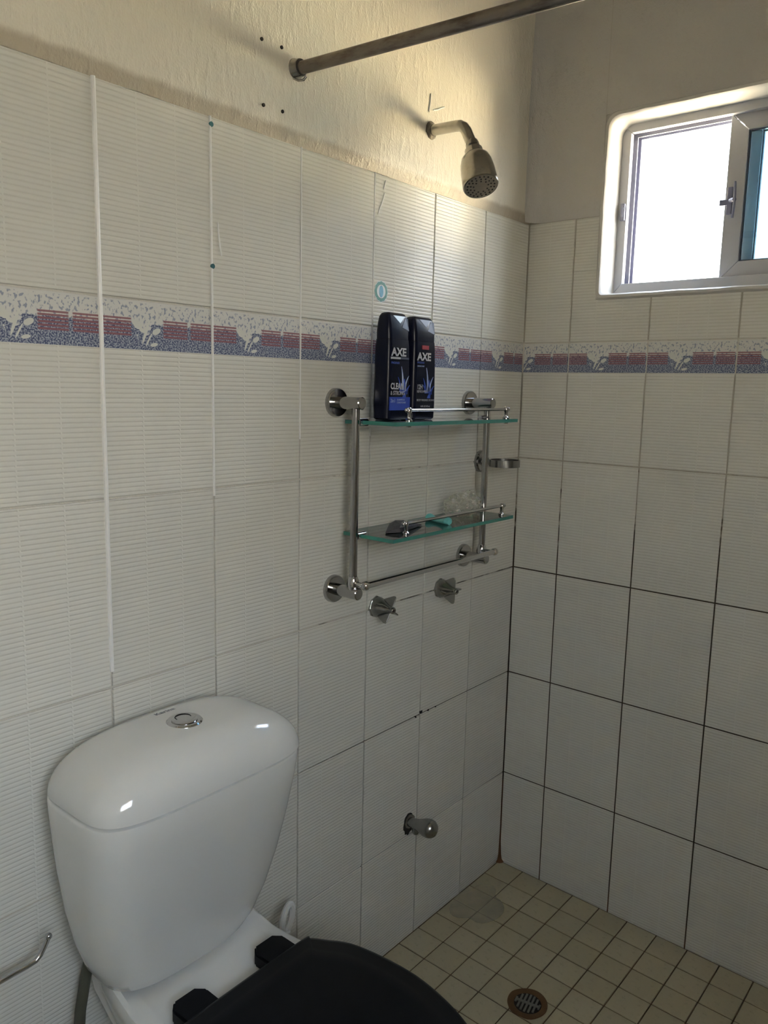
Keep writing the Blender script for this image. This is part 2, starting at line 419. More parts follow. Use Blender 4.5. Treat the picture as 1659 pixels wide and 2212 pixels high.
for r in range(6):                                           # narrow column at the corner: the right-hand part of a tile
    k = 'low' if r == 0 else ('decor' if r == 4 else 'full')
    if k not in cut:
        cut[k] = tile_mesh(rect(WR, H0+FOOT if r == 0 else TH), 'decor_tile' if k == 'decor' else 'tile', M['decor'] if k == 'decor' else M['tile'], (TW-WR, TH-H0-FOOT if r == 0 else 0))
    put_tile(cut[k], wall_back, (WR-TW, 0, ROWZ[r]))
for r in range(5):
    for c in range(8):
        x = WR + TW*c
        if x > XR: break
        put_tile(low if r == 0 else (decor if r == 4 else full), wall_back, (x, 0, ROWZ[r]))
WINL, WINR, WINB = OX0-.006, OX1+.006, OZ0-.006             # the top course is cut round the window
z5 = ROWZ[5]
for c in range(8):
    x = WR + TW*c
    l, rr, b = WINL-x, WINR-x, WINB-z5
    if rr <= 0 or l >= TW: put_tile(full, wall_back, (x, 0, z5)); continue
    if 0 < l < TW: poly = [(0, 0), (TW, 0), (TW, b), (l, b), (l, TH), (0, TH)]
    elif 0 < rr < TW: poly = [(0, 0), (TW, 0), (TW, TH), (rr, TH), (rr, b), (0, b)]
    else: poly = rect(TW, b)
    put_tile(tile_mesh(poly, 'tile', M['tile']), wall_back, (x, 0, z5))

# ---- plaster above the tiles: stands a little proud, its lower lip rolls back to the tiles
def wavy(y, z, s=14, a=.002): return a*noise.noise(Vector((y*s, z*s, 3.1)))
bm = new(); rows = []
prof = [(-.001, ZTOP-.002), (.0015, ZTOP+.006), (.0055, ZTOP+.020), (.0075, ZTOP+.030), (.008, ZTOP+.045), (.008, 2.0), (.008, 2.25), (.008, ZC)]
ys = [YF + (0-YF)*i/90 for i in range(91)]
for x, z in prof:
    rows.append([bm.verts.new((x + (wavy(y, z) if x > 0 else 0), y, z + (wavy(y, 5, 9, .004) if z < 1.83 else 0))) for y in ys])
for a, b in zip(rows[:-1], rows[1:]):
    for i in range(90): bm.faces.new((a[i], a[i+1], b[i+1], b[i]))
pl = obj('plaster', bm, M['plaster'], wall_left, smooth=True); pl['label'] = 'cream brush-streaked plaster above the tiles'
# back plaster with a rounded corner towards the left wall
bm = new(); R = .035
zs_ = [(ZTOP-.001, 0.0), (ZTOP+.014, .004), (ZTOP+.03, .006), (OZ1+.02, .006), (2.2, .006), (ZC, .006)]
xs = [.0078 + R*(1-math.sin(PI/2*i/8)) for i in range(8, -1, -1)]
yy = [R*(1-math.cos(PI/2*i/8)) for i in range(8, -1, -1)]
path = [(x, -y) for x, y in zip(xs, yy)][::-1]
path = [(.0078 + R*(1-math.cos(PI/2*i/8)), -R*(1-math.sin(PI/2*i/8))) for i in range(9)]
path += [(WINL - .001, 0)]
grid = [[bm.verts.new((x, y - p + wavy(x, z)*.6, z)) for x, y in path] for z, p in zs_]
for a, b in zip(grid[:-1], grid[1:]):
    for i in range(len(path)-1): bm.faces.new((a[i], a[i+1], b[i+1], b[i]))
for lo, hi in (((WINL-.001, -.0045, OZ1+.004), (WINR+.001, .003, ZC)), ((WINR+.001, -.006, ZTOP), (XR, .003, ZC))):
    box(bm, lo, hi)
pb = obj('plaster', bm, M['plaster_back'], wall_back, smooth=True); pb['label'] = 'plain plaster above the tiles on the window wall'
# wall plugs, drill holes, paint drips
def wall_disc(name, y, z, r, mat, x=.0105, seg=10):
    bm = new(); lathe(bm, [(-.006, r), (0, r), (0.0003, r*.8)], (x, y, z), (1, 0, 0), seg)
    return obj(name, bm, mat, wall_left)
for y, z in ((-.9155, 1.9167), (-.8708, 1.9179), (-.9117, 1.815), (-.8685, 1.816)): wall_disc('drill_hole', y, z, .0030, M['dark'], .0098)
for y, z in ((-1.0155, 1.7600), (-1.0155, 1.5405)): wall_disc('wall_plug', y, z, .0042, M['plug'], .0016)
def drip(pts, w):
    bm = new()
    pp = [Vector((.0004, y, z)) for y, z in pts]
    tube(bm, pp, [w*(.5+.5*math.sin(PI*(i+.6)/len(pp))) for i in range(len(pp))], 6); return obj('paint_drip', bm, M['drip'], wall_left)
drip([(-1.004, 1.612), (-1.003, 1.595), (-1.000, 1.575), (-.997, 1.559)], .0016)
drip([(-.578, 1.763), (-.582, 1.752), (-.584, 1.745)], .0013); drip([(-.581, 1.738), (-.584, 1.728), (-.590, 1.715), (-.597, 1.703), (-.600, 1.694)], .0014)
drip([(-.437, 1.932), (-.424, 1.936), (-.410, 1.943), (-.398, 1.948)], .0016).location.x = .0085
drip([(-.452, 1.925), (-.448, 1.945), (-.447, 1.962)], .0013).location.x = .0085
# silicone bead standing proud of the wide vertical joints
for y, w in ((-TW*6, .0036), (-TW*5, .0024), (-TW*4, .0017), (-TW*3, .0016)):
    bm = new(); n = 26; z0 = .9 if w > .003 else (1.16 if w > .002 else 1.25)
    tube(bm, [Vector((-.0012+w*.25, y + .0006*noise.noise(Vector((y, i*.4, 0))), z0 + (ZTOP-.001-z0)*i/n)) for i in range(n+1)], w, 8)
    obj('grout_bead', bm, M['drip'], wall_left, smooth=True)

# ------------------------------------------------------------------ floor: tilts slightly to the drain
SL = -.018
floor = obj('floor', box(new(), (0, YF, -.08), (XR, .0, -.0022)), M['fgrout'])
floor.rotation_euler = (0, -math.atan(SL), 0)
tag(floor, 'shower and bathroom floor of small beige mosaic tiles', 'floor', kind='structure')
FP = .0776
def fbox(w, d):
    bm = new(); g = .0016
    rings = [[Vector((x, y, z)) for x, y in ((a, a), (w-a, a), (w-a, d-a), (a, d-a))] for a, z in ((g, -.004), (g, -.0008), (g+.001, 0))]
    loft(bm, rings, (False, True)); return bm
bm = fbox(FP, FP); fm = bpy.data.meshes.new('tile'); bm.to_mesh(fm); bm.free(); fm.materials.append(M['ftile'])
DX, DY, DR = .337, -.424, .047
rest = new(); nf = 0
for i in range(int(XR/FP)+1):
    for j in range(int(-YF/FP)):
        x, y = i*FP + .0022, -(j+1)*FP - .0022
        if x + FP > XR + .06: continue
        if i < 13 and j < 21:
            near = Vector((min(max(DX, x), x+FP)-DX, min(max(DY, y), y+FP)-DY)).length < DR-.004
            if near:                                           # tile cut round the drain
                bm = fbox(FP, FP)
                me = bpy.data.meshes.new('tile'); bm.to_mesh(me); bm.free(); me.materials.append(M['ftile'])
            else: me = fm
            o = bpy.data.objects.new('tile', me); COL.objects.link(o); o.parent = floor; o.location = (x, y, random.uniform(-.0003, .0003))
        else:
            g = .0013
            loft(rest, [[Vector((x+a, y+b, z)) for a, b in ((g, g), (FP-g, g), (FP-g, FP-g), (g, FP-g))] for z in (-.004, 0)], (False, True))
fr = obj('tile_field', rest, M['ftile']); fr.parent = floor; fr['kind'] = 'stuff'

def fz(x): return SL*x
# drain: a rusty dished rim let into the floor and a slotted grate
dr = thing('floor_drain', 'round rusty floor drain with a slotted grey grate', 'drain', (DX, DY, fz(DX)))
bm = new(); prof = [(.0004, .0455), (.0022, .044), (.0026, .040), (.0016, .033), (.0007, .0305)]
lathe(bm, prof[:1] + prof[1:], (DX, DY, fz(DX)), (0, 0, 1), 36)
for f in [f for f in bm.faces if len(f.verts) > 4]: bm.faces.remove(f)
for v in bm.verts:
    d = Vector((v.co.x-DX, v.co.y-DY, 0)); a = math.atan2(d.y, d.x)
    if d.length > .039: v.co += d.normalized()*.003*noise.noise(Vector((math.cos(a)*1.5, math.sin(a)*1.5, 0)))
obj('rim', bm, M['bronze'], dr, smooth=True)
bm = new(); lathe(bm, [(.0005, .0335), (.0007, .0335)], (DX, DY, fz(DX)), (0, 0, 1), 36); obj('well', bm, M['dark'], dr)
bm = new(); box(bm, (-.0275, -.0035, .0006), (.0275, .0035, .0028))
for k in range(-3, 4):
    x = k*.0088; h = math.sqrt(max(.0275**2 - x*x, 0))
    box(bm, (x-.0021, -h, .0006), (x+.0021, h, .0026))
bmesh.ops.rotate(bm, verts=bm.verts, cent=(0, 0, 0), matrix=Matrix.Rotation(math.radians(12), 3, 'Z'))
bmesh.ops.translate(bm, verts=bm.verts, vec=(DX, DY, fz(DX))); obj('grate', bm, M['grate'], dr)
# dried sealant smear where floor and left wall meet
bm = new(); pts = []
for i in range(30):
    a = 2*PI*i/30; r = 1 + .35*noise.noise(Vector((math.cos(a)*1.3, math.sin(a)*1.3, 9)))
    pts.append(Vector((.062 + .062*r*math.cos(a), -.215 + .085*r*math.sin(a), 0)))
loft(bm, [[Vector((max(p.x, .001), p.y, fz(p.x)+.0006)) for p in pts], [Vector((max(p.x, .001), p.y, fz(p.x)+.0013)) for p in pts]])
tag(obj('sealant_smear', bm, M['smear']), 'thin pale smear of dried sealant on the floor tiles', 'smear')
# rust in the corner
bm = new(); lathe(bm, [(0, .016), (.006, .009), (.02, .005), (.06, .0028), (.11, .0018), (.25, .0015)], (.001, -.001, fz(0)), (0, 0, 1), 12)
for v in bm.verts: v.co += Vector((noise.noise(v.co*90), noise.noise(v.co*90+Vector((5, 0, 0))), 0))*.0016
tag(obj('rust_deposit', bm, M['stain'], smooth=True), 'brown rust deposit in the corner where both walls meet the floor', 'stain')

# ------------------------------------------------------------------ window
win = thing('window_1', 'small white sliding window, left half open', 'window', (OX0, .0, OZ0), kind='structure')
def rrect(x0, x1, z0, z1, r_t, r_b, n=6):
    out = []
    for cx, cz, r, a0 in ((x1, z1, r_t, 0), (x0, z1, r_t, 90), (x0, z0, r_b, 180), (x1, z0, r_b, 270)):
        cx += -r if cx == x1 else r; cz += -r if cz == z1 else r
        for i in range(n+1):
            a = math.radians(a0 + 90*i/n); out.append((cx + r*math.cos(a), cz + r*math.sin(a)))
    return out
bm = new(); rings = []
for gro, y, wv in ((.0098, .001, 0), (.0085, -.0035, .002), (.005, -.0075, .002), (-.001, -.0068, .002), (-.0045, -.001, .0015), (-.0055, .012, .001), (-.006, .072, 0), (-.006, .150, 0), (.006, .158, 0)):
    base = rrect(OX0-gro, OX1+gro, OZ0-gro, OZ1+gro, .004 if gro > .0095 else .030, .010)
    ring = []
    # refine the long sides so that the hand-made edge can wander
    for i, p in enumerate(base):
        q = base[(i+1) % len(base)]; L = math.hypot(q[0]-p[0], q[1]-p[1]); m = max(1, int(L/.03))
        m = 18 if L > .45 else (13 if L > .25 else 1)
        for k in range(m):
            x, z = p[0]+(q[0]-p[0])*k/m, p[1]+(q[1]-p[1])*k/m
            ring.append(Vector((x + wv*1.2*noise.noise(Vector((x*22, z*22, 1))), y, z + wv*1.2*noise.noise(Vector((x*22, z*22, 7))))))
    rings.append(ring)
loft(bm, rings, (False, False)); o = obj('reveal', bm, M['reveal'], win, smooth=True); o['label'] = 'hand-plastered white reveal with rounded edges'
# fixed aluminium frame
FXL, FXR, FZB, FZT = OX0-.004, OX1+.004, OZ0+.004, OZ1+.006
fwid = .031
def mitre(lo_x, hi_x, lo_z, hi_z, w, y0, y1, names, mat, parent):
    a = [(lo_x, lo_z), (hi_x, lo_z), (hi_x, hi_z), (lo_x, hi_z)]; b = [(lo_x+w, lo_z+w), (hi_x-w, lo_z+w), (hi_x-w, hi_z-w), (lo_x+w, hi_z-w)]
    out = []
    for i in range(4):
        j = (i+1) % 4; bm = new()
        poly = [a[i], a[j], b[j], b[i]]
        c = (sum(p[0] for p in poly)/4, sum(p[1] for p in poly)/4)
        poly = [(p[0]+(c[0]-p[0])*.003, p[1]+(c[1]-p[1])*.006) for p in poly]
        prism(bm, poly, 1, y0, y1); bmesh.ops.recalc_face_normals(bm, faces=bm.faces)
        bmesh.ops.bevel(bm, geom=list(bm.edges), offset=.0008, segments=1, affect='EDGES')
        out.append(obj(names[i % 2], bm, mat, parent))
    return out
def local_empty(name, parent, loc):
    o = bpy.data.objects.new(name, None); COL.objects.link(o); o.parent = parent; o.location = Vector(loc) - world_loc(parent); o.empty_display_size = .03; return o
fe = local_empty('outer_frame', win, (FXL, .07, FZB))
mitre(FXL, FXR, FZB, FZT, fwid, .066, .082, ('rail', 'jamb'), M['alu'], fe)
bm = new()                                                   # the two sliding tracks behind the face, seen as lines at the open side
def ring_frame(bm, x0, x1, z0, z1, w, y0, y1):
    box(bm, (x0, y0, z0), (x0+w, y1, z1)); box(bm, (x1-w, y0, z0), (x1, y1, z1))
    box(bm, (x0+w, y0, z0), (x1-w, y1, z0+w)); box(bm, (x0+w, y0, z1-w), (x1-w, y1, z1))
ring_frame(bm, FXL, FXR, FZB, FZT, .022, .082, .128); obj('track', bm, M['track'], fe)
for y in (.101, .124):
    bm = new(); ring_frame(bm, FXL, FXR, FZB, FZT, .0335, y, y+.004); obj('track_fin', bm, M['latch'], fe)
bm = new(); box(bm, (.2165, .060, 1.768), (.2275, .067, 1.808), .0015); box(bm, (.2185, .0575, 1.776), (.2245, .061, 1.800), .001)
obj('strike_plate', bm, M['latch'], fe)
# sashes: both stand at the right half, the rear one not quite pushed home
def sash(x0, x1, y0, y1, label):
    z0, z1 = FZB+fwid-.005, FZT-fwid+.005
    e = local_empty('sash', win, (x0, y0, z0)); e['label'] = label
    mitre(x0, x1, z0, z1, .040, y0, y1, ('rail', 'stile'), M['alu'], e)
    bm = new(); ring_frame(bm, x0+.0385, x1-.0385, z0+.0385, z1-.0385, .004, y0+.004, y1-.004); obj('gasket', bm, M['gasket'], e)
    bm = new(); box(bm, (x0+.041, (y0+y1)/2-.002, z0+.041), (x1-.041, (y0+y1)/2+.002, z1-.041)); obj('pane', bm, M['teal'], e)
    return e
s1 = sash(.457, FXR-fwid+.012, .0835, .100, 'front sash with teal tinted pane')
sash(.480, FXR-fwid+.014, .1055, .122, 'rear sash slid behind the front one')
bm = new(); box(bm, (.4625, .078, 1.757), (.4745, .0838, 1.817), .002); box(bm, (.446, .079, 1.778), (.465, .083, 1.791), .0015)
tube(bm, [Vector((.479 + .004*math.sin(PI*i/8), .074 - .006*math.sin(PI*i/8), 1.748 + .078*i/8)) for i in range(9)], .0028, 8)
tube(bm, [(.47, .08, 1.787), (.482, .070, 1.787)], .005, 10)
obj('latch', bm, M['latch'], s1)

# ------------------------------------------------------------------ toilet
TX, TY, TK = .012, -1.167, -1.175
toilet = thing('toilet', 'white porcelain toilet with closed black seat lid', 'toilet', (.3, TY, fz(.3)))
secs = []
for z, d, b, n in ((.449, .128, .118, 2.8), (.453, .140, .130, 2.9), (.475, .150, .143, 3.1), (.52, .162, .158, 3.4), (.58, .174, .171, 3.8), (.65, .187, .180, 4.2), (.72, .199, .1865, 4.5), (.755, .203, .1885, 4.6), (.7590, .202, .1875, 4.6), (.7605, .198, .1855, 4.6)):
    secs.append(sup(TX, d, TK, b, n, z, 72))
bm = new(); loft(bm, secs); tank = obj('cistern', bm, M['porcelain'], toilet, smooth=True)
bm = new(); rings = []
for i in range(15):
    t = i/14; a = t*PI/2
    z = .7660 + .0715*math.sin(a)
    inx = .115*(1-math.cos(a))**1.08; iny = .118*(1-math.cos(a))**1.12
    rings.append(sup(TX+inx*.48, .207-inx, TK, .1880-iny, 4.6-1.6*t, z, 72))
rings.append([Vector((TX+.100+(p.x-TX-.100)*.5, TK+(p.y-TK)*.5, .8390)) for p in rings[-1]])
rings.insert(0, sup(TX+.003, .200, TK, .1850, 4.6, .7645, 72)); rings.insert(0, sup(TX+.008, .190, TK, .1800, 4.6, .7600, 72))
loft(bm, rings); lid = obj('cistern_lid', bm, M['porcelain'], toilet, smooth=True)
BX, BY, BZ = .121, -1.173, .8370
bm = new(); lathe(bm, [(-.002, .0275), (.002, .0275), (.0042, .0255), (.0046, .0225), (.0036, .0205)], (BX, BY, BZ), (0, 0, 1), 40); obj('flush_bezel', bm, M['chrome2'], lid, smooth=True)
bm = new(); lathe(bm, [(.001, .0195), (.0050, .0192), (.0066, .0165), (.0070, .009), (.0071, 0)], (BX, BY, BZ), (0, 0, 1), 36); obj('flush_button', bm, M['chrome2'], lid, smooth=True)
bm = new(); tube(bm, [Vector((BX-.004+.012*math.cos(a), BY+.012*math.sin(a), BZ+.0068)) for a in [math.radians(60+24*i) for i in range(10)]], .0007, 6); obj('button_groove', bm, M['dark'], lid)
kl = lettering('Karina', .0135, M['ink_tank'], lid, (.068, -1.172, .90), (0, 1, 0), (-1, 0, 0), bold=.0003, label='small dark lettering Karina')
from mathutils.bvhtree import BVHTree
bvh = BVHTree.FromPolygons([v.co for v in lid.data.vertices], [p.vertices for p in lid.data.polygons])
for v in kl.data.vertices:                                   # lay the letters on the curved glaze
    hit = bvh.ray_cast(Vector((v.co.x, v.co.y, 2)), Vector((0, 0, -1)))[0]
    if hit: v.co.z = hit.z + .0003 + (v.co.z % .001)*.1
# bowl: deck under the cistern running out into an oval bowl, on a waisted pedestal
def outline(s, k=64):
    """bowl plan at full size: narrow deck at the back, oval in front"""
    pts = []
    prof = [(.020, .105), (.05, .122), (.10, .134), (.16, .139), (.22, .143), (.29, .158), (.36, .170), (.43, .174), (.50, .168), (.57, .145), (.62, .112), (.655, .070), (.668, .030)]
    for x, w in prof: pts.append((x, w))
    for x, w in prof[::-1]: pts.append((x, -w))
    return spline(pts)
def bowl_ring(sx, sw, x_c, z, rise=0):
    out = []
    for x, w in outline(1):
        zz = z + (rise*max(0, 1-abs(x-.06)/.10)*(abs(w)/.13)**4 if rise else 0)
        out.append(Vector((x_c + (x-x_c)*sx, TY + w*sw, zz)))
    return out
bm = new(); fl = fz(.35)
rings = [bowl_ring(.70, .62, .28, fl), bowl_ring(.70, .62, .28, fl+.02), bowl_ring(.66, .54, .27, fl+.08), bowl_ring(.68, .53, .27, fl+.18), bowl_ring(.78, .66, .28, fl+.28),
         bowl_ring(.92, .86, .30, .355), bowl_ring(.985, .97, .32, .405), bowl_ring(1.0, 1.0, .32, .428, .010), bowl_ring(.994, .985, .32, .437, .020), bowl_ring(.975, .94, .32, .4405, .020), bowl_ring(.93, .80, .32, .4415, .0)]
loft(bm, rings); obj('bowl', bm, M['porcelain'], toilet, smooth=True)
# seat and lid
def seat_ring(grow, z, x_back=.254):
    pts = []
    right = [(x_back, .108), (.262, .128), (.283, .142), (.321, .163), (.38, .174), (.443, .1765), (.502, .167), (.553, .150), (.605, .121), (.645, .083), (.667, .040), (.672, .0)]
    for x, w in right: pts.append((x, w))
    for x, w in right[-2::-1]: pts.append((x, -w))
    c = (.45, 0); pts = spline(pts)
    return [Vector((c[0]+(x-c[0])*(1+grow/.2), TY + w*(1+grow/.17), z)) for x, w in pts]
bm = new(); loft(bm, [seat_ring(-.006, .4425), seat_ring(-.002, .4445), seat_ring(-.001, .4545), seat_ring(-.004, .4565)]); seat = obj('seat_ring', bm, M['seatblack'], toilet, smooth=True)
bm = new(); loft(bm, [seat_ring(-.004, .4575), seat_ring(0, .459), seat_ring(.0005, .464), seat_ring(-.002, .468), seat_ring(-.008, .4700), seat_ring(-.024, .4705), seat_ring(-.030, .4725), seat_ring(-.05, .4745), seat_ring(-.12, .476)])
sl = obj('seat_lid', bm, M['seatblack'], toilet, smooth=True); sl['label'] = 'closed glossy black seat lid'
for hy in (-1.090, -1.244):
    bm = new(); prism(bm, [(.206, hy-.018), (.220, hy-.030), (.262, hy-.030), (.262, hy+.030), (.220, hy+.030), (.206, hy+.018)], 2, .4405, .4635)
    bmesh.ops.recalc_face_normals(bm, faces=bm.faces); bmesh.ops.bevel(bm, geom=list(bm.edges), offset=.003, segments=2, affect='EDGES')
    h = obj('hinge', bm, M['seatblack'], toilet, smooth=True)
    bm = new(); tube(bm, [(.262, hy-.018, .462), (.262, hy+.024, .462)], .0055, 12); ball(bm, (.262, hy+.025, .462), .0062, 12); obj('hinge_pin', bm, M['seatblack'], h, smooth=True)
# supply hose behind the bowl at the left
bm = new(); hp = [(.030, -1.290, .47), (.030, -1.300, .43), (.032, -1.312, .38), (.036, -1.322, .30), (.04, -1.325, .20), (.03, -1.325, .14), (.0, -1.325, .12)]
tube(bm, hp, .0085, 12); obj('supply_hose', bm, plain('grey_hose', (.07, .07, .05), .6, 0, .15, 60), toilet, smooth=True)

# toilet brush: only the end of its handle shows
tb = thing('toilet_brush', 'white plastic toilet brush handle with an oval hanging hole', 'brush', (.062, -.905, fz(.06)))
bm = new(); lathe(bm, [(0, .046), (.01, .048), (.10, .042), (.12, .036), (.121, .030), (.11, .030)], (.062, -.915, fz(.06)+.001), (0, 0, 1), 24); obj('holder', bm, M['whiteplastic'], tb, smooth=True)
bm = new(); tube(bm, [(.062, -.915, .08), (.062, -.912, .18), (.061, -.908, .27), (.061, -.905, .305)], [.008, .008, .0085, .0105], 14); obj('handle', bm, M['whiteplastic'], tb, smooth=True)
bm = new(); rings = []
for i in range(24):                                          # flat oval loop
    a = 2*PI*i/24; c = Vector((.060, -.899 + .0125*math.cos(a) + .006*math.sin(a), .328 + .027*math.sin(a)))
    nrm = Vector((0, math.cos(a)*.027, math.sin(a)*.0125)).normalized()
    rings.append([c + nrm*(.0062*math.cos(b)) + Vector((.0062*math.sin(b), 0, 0)) for b in (2*PI*k/8 for k in range(8))])
loft(bm, rings, closed=True); obj('hanging_loop', bm, M['whiteplastic'], tb, smooth=True)

# paper holder
ph = thing('paper_holder', 'bent chrome wire toilet paper holder on the left wall', 'paper holder', (.0, -1.56, .52))
bm = new(); lathe(bm, [(0, .026), (.006, .026), (.009, .022)], (0, -1.56, .520), (1, 0, 0), 28); obj('flange', bm, M['chrome'], ph, smooth=True)
bm = new(); P = [(.0, -1.56, .519), (.035, -1.56, .519), (.047, -1.555, .5185), (.05, -1.545, .518), (.05, -1.44, .518), (.05, -1.398, .5185), (.05, -1.386, .520), (.05, -1.379, .525), (.05, -1.372, .535), (.05, -1.3665, .545)]
tube(bm, P, .0039, 12); obj('arm', bm, M['chrome2'], ph, smooth=True)
bm = new(); ball(bm, (.05, -1.3655, .5475), .0052, 14); obj('end_ball', bm, M['chrome2'], ph, smooth=True)

# ------------------------------------------------------------------ glass shelf unit
YL, YR, ZU, ZL, XT = -.718, -.250, 1.319, .943, .055
su = thing('bathroom_shelf', 'two-tier chrome wall shelf with green-edged glass and lower towel bar', 'shelf', (0, (YL+YR)/2, ZL))
for y in (YL, YR):
    for z in (ZU, ZL):
        bm = new(); lathe(bm, [(-.002, .0285), (.006, .0285), (.0095, .0265), (.010, .022), (.0102, 0)], (0, y, z), (1, 0, 0), 32); f = obj('flange', bm, M['chrome'], su, smooth=True)
        bm = new(); lathe(bm, [(.010, .0122), (.070, .0122), (.0715, .0105)], (0, y, z), (1, 0, 0), 24); obj('post', bm, M['chrome'], f, smooth=True)
    bm = new(); tube(bm, [(XT, y, ZL+.020), (XT, y, ZU-.008)], .0078, 18)
    u_ = obj('upright', bm, M['chrome'], su, smooth=True)
    bm = new(); lathe(bm, [(.004, .008), (.010, .0112), (.018, .0125), (.028, .0112), (.034, .0085)], (XT, y, ZL), (0, 0, 1), 20); obj('collar', bm, M['chrome2'], u_, smooth=True)
bm = new(); XB, ZB = .088, .9635
tube(bm, [(XB, YL-.000, ZB), (XB, YR+.006, ZB)], .0062, 16); tbar = obj('towel_bar', bm, M['chrome2'], su, smooth=True)
for y in (YL, YR+.006):
    bm = new(); ball(bm, (XB, y, ZB), .0095, 16); obj('ball_end', bm, M['chrome2'], tbar, smooth=True)
    bm = new(); tube(bm, [(XT, y if y < -.5 else YR, ZB), (XB, y, ZB)], [.0045, .0045], 12); obj('stem', bm, M['chrome2'], tbar, smooth=True)
for z in (1.286, 1.062):
    x0, x1, ya, yb, t = .016, .146, YL+.012, YR-.012, .0075
    bm = new(); v = [bm.verts.new(p) for p in [(x0, ya, z-t), (x1, ya, z-t), (x1, yb, z-t), (x0, yb, z-t), (x0, ya, z), (x1, ya, z), (x1, yb, z), (x0, yb, z)]]
    for idx, mi in (((3, 2, 1, 0), 0), ((4, 5, 6, 7), 0), ((0, 1, 5, 4), 1), ((1, 2, 6, 5), 1), ((2, 3, 7, 6), 1), ((3, 0, 4, 7), 1)):
        f = bm.faces.new([v[i] for i in idx]); f.material_index = mi
    g = obj('glass_shelf', bm, [M['clear'], M['edge']], su); g['label'] = 'clear glass shelf with green edges'
    for y, s in ((YL, 1), (YR, -1)):
        bm = new(); tube(bm, [(XT, y+s*.006, z-.004), (XT, y+s*.020, z-.004), (XT, y+s*.030, z-.004), (XT, y+s*.031, z-.004)], [.0085, .0088, .0085, .006], 16); obj('clamp', bm, M['chrome2'], g, smooth=True)
    ra, rb, xr = YL+.078, YR-.028, .124
    bm = new(); tube(bm, [(xr, ra-.006, z+.0215), (xr, rb+.006, z+.0215)], .0033, 12); rl = obj('guard_rail', bm, M['chrome2'], g, smooth=True)
    for y in (ra, rb):
        bm = new(); lathe(bm, [(-t-.004, .0045), (-t-.0005, .0062), (-t, .0062), (.0, .0075), (.003, .0075), (.006, .0045), (.014, .004), (.019, .0058), (.0235, .0060), (.027, .0035)], (xr, y, z), (0, 0, 1), 16); obj('rail_post', bm, M['chrome2'], g, smooth=True)
        bm = new(); ball(bm, (xr, y + (-.008 if y == ra else .008), z+.0215), .0048, 12); obj('rail_knob', bm, M['chrome2'], g, smooth=True)

# ring holder near the corner
rh = thing('cup_holder', 'chrome ring cup holder on a round wall flange near the corner', 'cup holder', (0, -.187, 1.174))
bm = new(); lathe(bm, [(-.002, .0275), (.006, .0275), (.010, .025), (.0105, .014), (.016, .010), (.026, .0075), (.034, .0075)], (0, -.187, 1.174), (1, 0, 0), 28); obj('flange', bm, M['chrome'], rh, smooth=True)
bm = new(); rings = []
for i in range(40):
    a = 2*PI*i/40; d = Vector((math.cos(a), math.sin(a), 0)); c = Vector((.071, -.187, 1.174))
    rings.append([c + d*r + Vector((0, 0, h)) for r, h in ((.0375, -.0085), (.0375, .0085), (.0345, .0085), (.0345, -.0085))])
loft(bm, rings, closed=True); obj('ring', bm, M['limed'], rh, smooth=True)

# ------------------------------------------------------------------ shower valves, spout, arm
def valve(y, z, rot, label):
    t = thing('shower_valve', label, 'tap', (0, y, z), 'shower valves below the shelf')
    bm = new(); lathe(bm, [(-.002, .0245), (.003, .0245), (.005, .022)], (0, y, z), (1, 0, 0), 8); obj('wall_plate', bm, M['limed'], t)
    bm = new(); lathe(bm, [(.004, .0225), (.010, .0220), (.022, .0165), (.034, .0105), (.044, .0080)], (0, y, z), (1, 0, 0), 24); b = obj('handle', bm, M['limed'], t, smooth=True)
    for k in range(4):
        a = math.radians(rot + 90*k); rd = Vector((0, math.cos(a), math.sin(a))); sd_ = Vector((0, -math.sin(a), math.cos(a)))
        bm = new(); o = Vector((0, y, z))
        poly = [(.006, .0155), (.020, .0235), (.036, .0315), (.042, .0315), (.0445, .027), (.0445, .005), (.02, .010)]
        loft(bm, [[o + Vector((x, 0, 0)) + rd*r + sd_*s for x, r in poly] for s in (-.0013, .0013)])
        bmesh.ops.recalc_face_normals(bm, faces=bm.faces); bmesh.ops.bevel(bm, geom=list(bm.edges), offset=.0005, segments=1, affect='EDGES')
        obj('wing', bm, M['limed'], b)
    bm = new(); lathe(bm, [(.043, .0078), (.050, .0074), (.0515, .006), (.0505, .0035), (.047, .003)], (0, y, z), (1, 0, 0), 16); s = obj('spindle_end', bm, M['limed'], b, smooth=True)
    bm = new(); lathe(bm, [(.0475, .003), (.0512, .003)], (0, y, z), (1, 0, 0), 10); obj('screw_hole', bm, M['dark'], b)
    return t
valve(-.5805, .877, 57, 'left chrome winged shower valve, under the towel bar end')
valve(-.3425, .8755, 88, 'right chrome winged shower valve, nearer the corner')

